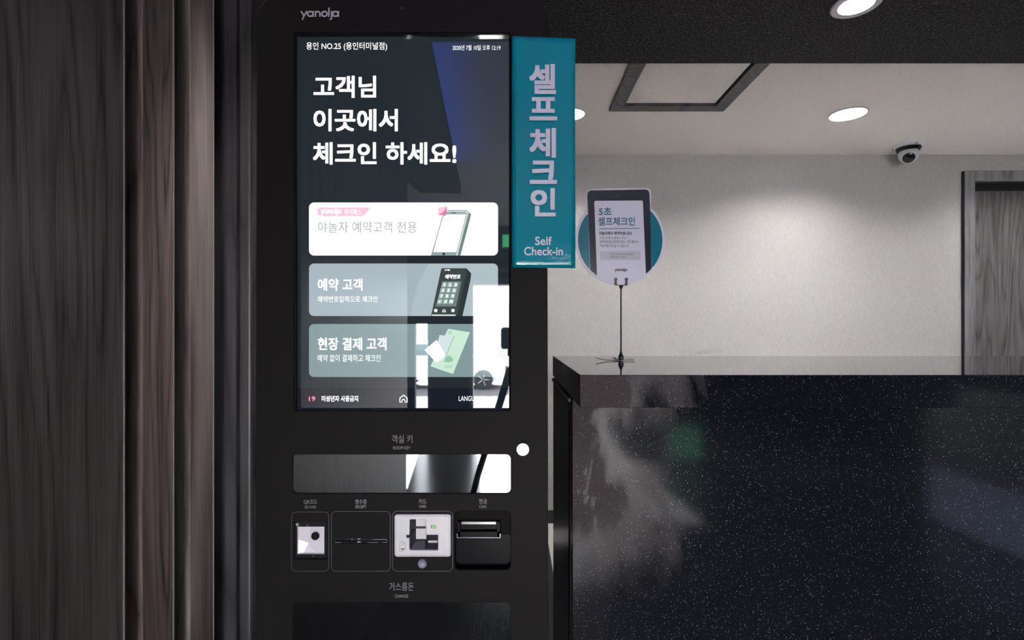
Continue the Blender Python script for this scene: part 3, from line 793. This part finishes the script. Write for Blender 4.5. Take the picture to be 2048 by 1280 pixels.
home(888, 621.5, 3, 'home_icon', lv(3), 1.0)
flat('print_strip', 'scr_phone_l', [(864, 629), (911, 629), (911, 631.8), (863.5, 631.8)], lv(3), sc)
strokes('chevron_icon', 'scr_text', [[(965, 571), (970.5, 578), (966.5, 586)]], 1.2, lv(3), sc)
# third button
T('현장 결제 고객', 636, 772.5, 675.5, 700, bold=0.018)
T('예약 없이 결제하고 체크인', 635, 761, 709, 723.5, bold=0.0)
flat('banknote_print', 'scr_green', [(896, 657.5), (940, 664.5), (938, 669), (906, 748), (861, 732.5)], lv(2), sc)
flat('banknote_print', 'scr_green2', [(894, 712), (899, 711), (906, 717), (906, 722), (898, 725), (888, 724), (889, 719)], lv(2.5), sc)
text('banknote_lettering', '10', 'scr_green2', 897, 903, 662, 668, lv(2.6), sc, 0.02)
text('banknote_lettering', '10000', 'scr_green2', 888, 904, 730, 736, lv(2.6), sc, 0.0, skew=2)
flat('card_print', 'scr_phone_l', [(879, 670), (909, 673), (893, 712), (868, 713)], lv(3), sc)
flat('card_print', 'scr_white', [(873, 680), (884, 698), (891.5, 712), (874, 726.5), (849, 700)], lv(3.5), sc)
strokes('card_print_line', 'scr_shadow', [[(855, 697), (861.5, 705.5)], [(908, 673), (892, 712)], [(891.5, 712), (884, 716)], [(884, 716), (874.5, 726)]], 0.8, lv(4), sc)
# footer
flat('footer_badge', 'scr_disc', circle(624, 797.5, 12, 28), lv(2), sc)
T('19', 618, 630.5, 793, 802, 'scr_tip', 0.02)
T('미성년자 사용금지', 643.5, 716, 791.5, 803, bold=0.02)
home(807, 797.5, 7.3, 'home_icon', lv(3), 1.9)
T('LANGUAGES', 917.5, 972, 792, 802)
flat('globe_icon', 'scr_lav', circle(989, 797, 5.3, 20), lv(3), sc)

# front details
pr = lambda b_, x0, x1, y0, y1, bold=0.0, m_='print', nm='lettering': text(nm, b_, m_, x0, x1, y0, y1, YF - 0.0003, ko, bold)
logo('word_mark', 'print_w', 601.5, 679.5, 21.5, 34, YF - 0.0003, ko, 3.0)
pr('객실 키', 783.5, 824.5, 870, 886, -0.004); pr('ROOM KEY', 786.5, 820.5, 892.5, 899)
pr('QR코드', 607.5, 634, 999.5, 1009); pr('QR CODE', 609.5, 632, 1011.5, 1017.5)
pr('영수증', 710.5, 733.5, 998.5, 1008.5); pr('RECEIPT', 711, 732.5, 1010.5, 1016.5)
pr('카드', 837.5, 853, 998, 1008); pr('CARD', 838, 852.5, 1010, 1015.5)
pr('현금', 958, 974, 997.5, 1007.5); pr('CASH', 958.5, 972.5, 1010.5, 1016)
pr('거스름돈', 778.5, 827.5, 1165, 1181.5, -0.004); pr('CHANGE', 789.5, 816.5, 1189, 1195.5)
turned('microphone_hole', 'deep', [(0.003, 0.0), (0.003, 0.0006)], P(804, 16, YF), 'Y', parent=ko, n=16)
for x0, x1, y0 in ((583, 657.5, 1024), (663, 780.5, 1023), (785, 905, 1022.5)):
    strokes('cell_outline', 'line', [('c', rrect(x0, x1, y0, 1142.5, 9, 6))], 0.9, YF - 0.0002, ko)
# room key window and change tray windows
def window(name, x0, x1, y0, y1, m_, tilt_d):
    lining('tray_lining', 'deep', x0, x1, y0, y1, 0.045, ko, back=True)
    q0, q1 = P(x0, y0, YF), P(x1, y1, YF)
    bm = bmesh.new()
    ya, yb2 = YF + 0.0026, YF + 0.0026 + tilt_d
    vs = []
    for x in (q0.x + .0003, q1.x - .0003):
        for (z, y) in ((q0.z - .0003, ya), (q1.z + .0003, yb2)):
            vs += [bm.verts.new((x, y, z)), bm.verts.new((x, y + 0.003, z))]
    F_ = [(0, 1, 3, 2), (4, 6, 7, 5), (0, 4, 5, 1), (2, 3, 7, 6), (0, 2, 6, 4), (1, 5, 7, 3)]
    for f in F_: bm.faces.new([vs[i] for i in f])
    o = from_bm(name, bm, m_); keep(o, ko); return o
window('key_tray_flap', 584.5, 1022, 908.5, 987.5, 'tinted', 0.0)
window('change_tray_flap', 584.5, 1021.5, 1204.5, 1289.5, 'tinted_dusty', 0.0)

# lock and sensor
q = P(1045.5, 898, YF)
lk = turned('lock', 'chrome', [(0.0125, 0.0), (0.0125, 0.003), (0.0112, 0.0045), (0.009, 0.0045), (0.0085, 0.0035), (0.0005, 0.0035)], q, 'Y', parent=ko, n=36)
strokes('lock_groove', 'dgrey', [arc(1045.5, 897, 7.2, 15, 165, 12), arc(1045.5, 898, 2.8, 0, 350, 12)], 1.5, YF - 0.0038, lk)
q = P(845, 1127, YF)
turned('sensor_dome', 'dome', [(0.0085, 0.0), (0.0083, 0.002), (0.0072, 0.0045), (0.005, 0.0065), (0.0025, 0.0074), (0.0002, 0.0077)], q, 'Y', parent=ko, n=28, smooth=True)

# QR reader
lining('reader_lining', 'deep', 588, 654, 1044, 1119, 0.018, ko, back=True)
qr = plate('code_reader', 'black_gloss', rrect(588.2, 653.8, 1044.3, 1118.7, 1.5), [rrect(594, 648.5, 1053.5, 1109, 0.8, 2)], YF + 0.003, 0.0015, ko)
m = bpy.data.materials.new('pearl_glow_reflector'); t, b = nt(m); M['pearl'] = m
b.inputs['Base Color'].default_value = (*srgb(226, 216, 226), 1); b.inputs['Roughness'].default_value = 0.3; b.inputs['Metallic'].default_value = 0.15
b.inputs['Emission Color'].default_value = (0.9, 0.85, 0.95, 1); b.inputs['Emission Strength'].default_value = 0.16  # faint glow added to brighten the reflector, which is no lamp
# shallow faceted reflector around a centre
cxq, cyq = 617, 1086
ringo = [(594, 1053.5), (622, 1053.5), (648.5, 1053.5), (648.5, 1080), (648.5, 1109), (634, 1109), (606, 1109), (594, 1109), (594, 1078)]
dps = [0.007, 0.009, 0.007, 0.0095, 0.0075, 0.009, 0.0095, 0.007, 0.0095]
fc = []
for i in range(len(ringo)):
    j = (i + 1) % len(ringo)
    fc.append([(ringo[i][0], ringo[i][1], dps[i]), (ringo[j][0], ringo[j][1], dps[j]), (cxq, cyq, 0.0115)])
keep(faces('reflector', 'pearl', fc, None, YF), qr)
q = P(631, 1071.5, YF + 0.006)
turned('lens', 'black_gloss', [(0.0076, 0.0), (0.0074, 0.002), (0.0056, 0.003), (0.005, 0.0022), (0.003, 0.0022), (0.0026, 0.003), (0.0003, 0.0032)], q, 'Y', parent=qr, n=32)
flat('corner_mark', 'dome', [(591, 1049), (594.5, 1045.5), (598, 1049), (594.5, 1053.5)], YF + 0.0028, qr)
flat('indicator', 'print_w', circle(615, 1051, 1.0, 8), YF + 0.0028, qr); flat('indicator', 'print_w', circle(626, 1112.5, 1.0, 8), YF + 0.0028, qr)

# receipt slot
lining('slot_lining', 'deep', 667.5, 775.5, 1076.5, 1087.5, 0.02, ko, back=True)
rc = plate('receipt_slot', 'black_gloss', rrect(668, 775.2, 1076.8, 1087.2, 0.8, 2), [rrect(671, 772, 1081.2, 1083.2, 0.4, 2)], YF + 0.002, 0.002, ko)
for xa, xb, yy in ((745, 774, 1079.3), (670, 683, 1084.8), (735, 757, 1084.8), (764, 774, 1084.8)):
    flat('slot_rail', 'mgrey', [(xa, yy - .7), (xb, yy - .7), (xb, yy + .7), (xa, yy + .7)], YF + 0.0018, rc)
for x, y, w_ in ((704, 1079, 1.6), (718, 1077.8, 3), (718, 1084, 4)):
    flat('glint_tab', 'dome', circle(x, y, w_, 14, 1.2), YF + 0.0017, rc)  # pale spots, the glint of small metal bits put into the colour

# card reader
lining('reader_lining', 'deep', 790, 900.5, 1030, 1112.5, 0.035, ko, back=True)
Lh = [(818, 1042), (819, 1039), (821.5, 1038), (849, 1038), (851.5, 1039), (852.5, 1042), (852.5, 1069), (877, 1069), (877, 1099.5), (876, 1101.5), (821, 1101.5), (818, 1098), (818, 1077), (811.5, 1077), (811.5, 1069), (818, 1069)]
cr = plate('card_reader', 'silver', rrect(789.8, 900.7, 1029.8, 1112.8, 5), [Lh], YF - 0.002, 0.006, ko, bev=0.0008)
strokes('bezel_line', 'mgrey', [('c', rrect(791.8, 898.6, 1032, 1110.8, 3.5))], 0.5, YF - 0.0022, cr)
Yr = YF - 0.002
keep(faces('card_guide', 'dgrey', [[(818, 1038, .003), (832, 1038, .020), (832, 1053, .020), (818, 1070, .003)],
    [(818, 1073, .003), (832, 1057, .020), (832, 1078, .020), (819, 1101.5, .003)],
    [(819, 1101.5, .003), (831, 1078, .020), (852, 1078, .020), (852, 1101.5, .003)],
    [(818, 1070, .003), (832, 1053, .020), (832, 1057, .024), (818, 1073, .006)]], None, Yr), cr)
keep(faces('card_ramp', 'mgrey', [[(829, 1084, .0155), (850, 1081, .0175), (850, 1099, .0035), (823, 1099, .0035)]], None, Yr - 0.0003), cr)
keep(faces('card_stop', 'silver', [[(832, 1038, .020), (853, 1038, .020), (853, 1052.5, .020), (832, 1052.5, .020)], [(832, 1057, .019), (853, 1057, .019), (853, 1078, .020), (832, 1078, .020)]], None, Yr), cr)
keep(faces('card_slot', 'deep', [[(820, 1052, .0205), (853, 1052, .0205), (853, 1058, .0205), (820, 1058, .0205)]], None, Yr), cr)
keep(faces('card_guide', 'dgrey', [[(852.5, 1069, .012), (877, 1069, .012), (875, 1081, .016), (856, 1081, .016)],
    [(853, 1069, .003), (857, 1081, .012), (857, 1085, .012), (853, 1101.5, .003)],
    [(855, 1085, .014), (877, 1085, .014), (877, 1101.5, .003), (853, 1101.5, .003)]], None, Yr), cr)
keep(faces('card_ledge', 'silver', [[(856, 1081, .010), (875, 1081, .010), (875, 1085.5, .008), (856, 1085.5, .008)]], None, Yr), cr)
keep(faces('notch', 'dgrey', [[(811, 1068.5, .008), (819, 1068.5, .008), (819, 1077.5, .008), (811, 1077.5, .008)]], None, Yr), cr)
flat('led_surround', 'dgrey', [(862, 1050.8), (871.5, 1050.8), (871.5, 1056.4), (862, 1056.4)], Yr - 0.0003, cr)
flat('led', 'green_led', [(863.6, 1051.8), (870.4, 1051.8), (870.4, 1055.4), (863.6, 1055.4)], Yr - 0.0006, cr)
strokes('card_icon', 'dgrey', [('c', [(799.5, 1084.5), (810.8, 1084.5), (810.8, 1097), (803.5, 1103), (799.5, 1103)]), ('c', [(805, 1087), (808, 1087), (808, 1090), (805, 1090)])], 0.5, Yr - 0.0003, cr)
flat('card_icon', 'dgrey', [(802.5, 1097), (810, 1097), (806, 1099.5), (802.5, 1099.5)], Yr - 0.0003, cr)
flat('card_icon', 'dgrey', circle(805, 1082.5, 0.7, 8), Yr - 0.0003, cr)

# cash acceptor
lining('cash_lining', 'deep', 909, 1021.5, 1021.5, 1140.5, 0.06, ko, back=True)
ca = keep(faces('cash_acceptor', 'kiosk', [[(909.5, 1022, .0), (1021, 1022, .0), (1021, 1069.5, .012), (909.5, 1069.5, .012)]], None, YF + 0.004), ko)
keep(faces('lower_plate', 'matt_black', [[(909.5, 1069.6, .012), (1021, 1069.6, .012), (1021, 1140, .012), (909.5, 1140, .012)]], None, YF + 0.004), ca)
q0, q1 = P(914.5, 1041, YF + .006), P(1001, 1073, YF + .006)
bm = bmesh.new()
z1, z0 = q0.z, q1.z
add_box(bm, q0.x, q1.x, YF + .000, YF + .016, z0, z0 + 0.012, 0.001); 
add_box(bm, q0.x, q0.x + .007, YF + .000, YF + .016, z0, z1, 0.001); add_box(bm, q1.x - .007, q1.x, YF + .000, YF + .016, z0, z1, 0.001)
add_box(bm, q0.x, q1.x, YF + .006, YF + .016, z0 + .012, z1 - 0.005, 0.001)
keep(from_bm('bill_mouth', bm, 'matt_black'), ca)
M['clear'] = mat('clear_rim', srgb(120, 114, 118), 0.2)
keep(box('bill_guide', 'clear', q0.x + .008, q1.x - .008, YF + .001, YF + .006, z1 - .0055, z1 - .0005, 0.0005), ca)
bm = bmesh.new(); y_ = YF - 0.0006
for xa, xb, za, zb2 in ((q0.x, q0.x + .0012, z0, z0 + .008), (q1.x - .0012, q1.x, z0, z0 + .008), (q0.x, q1.x, z0, z0 + .0008)):
    add_box(bm, xa, xb, y_, y_ + .001, za, zb2)
keep(from_bm('mouth_rim', bm, 'dome'), ca)

# ------------------------------------------------------------------ teal self check-in sign stuck to the kiosk's edge
YG = 0.943
sg = thing('self_check_in_sign', 'tall glossy teal sign with pale lettering fixed to the kiosk edge', 'sign', tuple(P(1088, 536, YG)))
bm = bmesh.new(); nx, nz = 14, 40
def sp_(u, v):
    x = 1024.5 + (1150 - 1024.5) * u; yt = 75 + 6 * u; yb3 = 535.5 + 1.5 * u
    y = yt + (yb3 - yt) * v
    dep = YG - 0.003 - 0.0012 * math.sin(v * 7 + u * 2) - 0.002 * max(0, u - .5)
    if v < .06: dep -= 0.0015 * (1 - v / .06)
    return P(x, y, YG) + Vector((0, dep - YG, 0))
G1 = [[bm.verts.new(sp_(i / nx, j / nz)) for j in range(nz + 1)] for i in range(nx + 1)]
G2 = [[bm.verts.new(sp_(i / nx, j / nz) + Vector((0, 0.0016, 0))) for j in range(nz + 1)] for i in range(nx + 1)]
for i in range(nx):
    for j in range(nz):
        bm.faces.new((G1[i][j], G1[i][j + 1], G1[i + 1][j + 1], G1[i + 1][j])); bm.faces.new((G2[i][j], G2[i + 1][j], G2[i + 1][j + 1], G2[i][j + 1]))
for j in range(nz):
    bm.faces.new((G1[0][j], G2[0][j], G2[0][j + 1], G1[0][j + 1])); bm.faces.new((G1[nx][j], G1[nx][j + 1], G2[nx][j + 1], G2[nx][j]))
for i in range(nx):
    bm.faces.new((G1[i][0], G1[i + 1][0], G2[i + 1][0], G2[i][0])); bm.faces.new((G1[i][nz], G2[i][nz], G2[i + 1][nz], G1[i + 1][nz]))
keep(from_bm('sign_board', bm, 'teal', smooth=True), sg)
Yl = YG - 0.0072
for ch, x0, x1, y0, y1 in (('셀', 1060.5, 1110, 130, 186), ('프', 1061, 1112.5, 196, 239), ('체', 1060.5, 1110, 258, 313.5), ('크', 1061.5, 1112, 323, 366), ('인', 1063, 1109.5, 378, 431)):
    text('lettering', ch, 'sign_letter', x0, x1, y0, y1, Yl, sg, 0.03)
text('lettering', 'Self', 'sign_letter', 1070.5, 1103.5, 473.5, 490, Yl, sg, 0.012)
text('lettering', 'Check-in', 'sign_letter', 1048.5, 1125.5, 494, 510.5, Yl, sg, 0.012)

# ------------------------------------------------------------------ the lobby and the street, met by the kiosk's reflections
led = bpy.data.meshes.new('led_strip')
bm = bmesh.new()
vv = [bm.verts.new(p_) for p_ in ((-0.31, 0.9, 2.364), (-0.345, 0.9, 2.364), (-0.45, -1.95, 2.364), (-0.415, -1.95, 2.364), (-0.31, 0.9, 2.374), (-0.345, 0.9, 2.374), (-0.45, -1.95, 2.374), (-0.415, -1.95, 2.374))]
for f in ((0, 1, 2, 3), (4, 7, 6, 5), (0, 4, 5, 1), (1, 5, 6, 2), (2, 6, 7, 3), (3, 7, 4, 0)): bm.faces.new([vv[i] for i in f])
o = from_bm('trim_3', bm, 'blue_led'); struct(o)
ex = thing('exit_sign', 'green lit exit sign above the street door behind the viewer', 'sign', (-0.02, -4.45, 2.28))
keep(box('housing', 'white_pl', -0.13, 0.17, -4.5, -4.45, 2.24, 2.42, 0.004), ex)
keep(box('lit_face', 'green_lit', -0.115, 0.155, -4.449, -4.447, 2.255, 2.405), ex)
lg = thing('low_exit_sign', 'low green lit guide sign on the lobby floor behind the viewer', 'sign', (1.6, -2.5, 0))
keep(box('housing', 'white_pl', 1.44, 1.73, -2.56, -2.51, 0.0, 0.36, 0.004), lg)
keep(box('lit_face', 'green_dim', 1.45, 1.72, -2.509, -2.507, 0.05, 0.35), lg)
vm = thing('glow_box', 'added unseen box with a cool lit front, giving a bluish glow in the counter stone', 'glow box', (3.0, -0.7, 0))  # made-up glowing box, added for the bluish glow in the counter front
keep(box('cabinet', 'dgrey', 2.7, 3.3, -1.2, -0.2, 0.0, 0.9, 0.01), vm)
keep(box('lit_front', 'cool_lit', 2.694, 2.70, -1.15, -0.22, 0.03, 0.36), vm)
# street
struct(box('floor_3', 'dark_paving', -8, 8, -7.5, -4.6, -0.3, -0.02))
struct(box('floor_4', 'asphalt', -30, 30, -40, -7.5, -1.1, -0.86))
car = thing('car', 'white car parked on the street outside the door', 'car', (-2.4, -16.5, -0.86))
prof = [(-4.6, .35), (-4.65, .8), (-4.3, 1.05), (-3.9, 1.6), (-2.4, 1.65), (-1.55, 1.15), (-0.45, .98), (-0.25, .75), (-0.25, .3), (-0.62, .25)]
for cxw in (-0.98, -3.75): pass
bm = bmesh.new()
lo = [bm.verts.new((x, -15.6, z - .86)) for x, z in prof]; hi = [bm.verts.new((x, -17.4, z - .86)) for x, z in prof]
bm.faces.new(lo[::-1]); bm.faces.new(hi)
for i in range(len(prof)): bm.faces.new((lo[i], lo[(i + 1) % len(prof)], hi[(i + 1) % len(prof)], hi[i]))
keep(from_bm('car_body', bm, 'car_white'), car)
bm = bmesh.new()
add_box(bm, -3.8, -2.9, -15.59, -15.57, .30, .68); add_box(bm, -2.82, -1.9, -15.59, -15.57, .30, .66)
keep(from_bm('side_windows', bm, 'car_glass'), car)
for cxw in (-0.98, -3.75):
    for yw in (-15.52, -17.3):
        wh = turned('wheel', 'rubber', [(0.33, 0.0), (0.33, 0.1), (0.22, 0.12), (0.22, 0.08)], (0, 0, 0), 'Y', n=28)
        wh.rotation_euler = (0, 0, PI); wh.location = (cxw, yw, -0.53)
        bpy.context.view_layer.update(); keep(wh, car)
        bm = bmesh.new()
        for k in range(5):
            a = 2 * PI * k / 5
            tube(bm, [(0.03 * math.cos(a), 0.09, 0.03 * math.sin(a)), (0.21 * math.cos(a), 0.10, 0.21 * math.sin(a))], [0.035, 0.025], 6)
        rim = from_bm('rim', bm, 'chrome'); rim.parent = wh; rim.matrix_parent_inverse = Matrix.Identity(4)
        rim.rotation_euler = (0, 0, PI)
bl_ = thing('street_building', 'pale building across the street outside the door', 'building', (0, -26, -0.86))
keep(box('facade', 'tan', -14, 14, -27, -26, -0.86, 2.6), bl_)
# tripod with camera standing behind the view point
tp = thing('tripod', 'black photo tripod standing in the lobby before the kiosk', 'tripod', (0.02, -0.42, 0))
for a in (90, 205, 335):
    a = math.radians(a); bm = bmesh.new()
    tube(bm, [(0.02 + .03 * math.cos(a), -0.42 + .03 * math.sin(a), 1.06), (0.02 + .2 * math.cos(a), -0.42 + .2 * math.sin(a), .55), (0.02 + .36 * math.cos(a), -0.42 + .36 * math.sin(a), 0.0)], [0.018, 0.015, 0.011], 10)
    keep(from_bm('leg', bm, 'black'), tp)
bm = bmesh.new(); tube(bm, [(0.02, -0.42, .8), (0.02, -0.42, 1.12)], 0.016, 12); add_box(bm, -0.02, 0.06, -0.46, -0.38, 1.12, 1.15, 0.004)
keep(from_bm('centre_column', bm, 'black'), tp)
dc = tag(box('photo_camera', 'black', -0.05, 0.09, -0.46, -0.39, 1.151, 1.25, 0.012), 'black photo camera mounted on the tripod', 'camera')
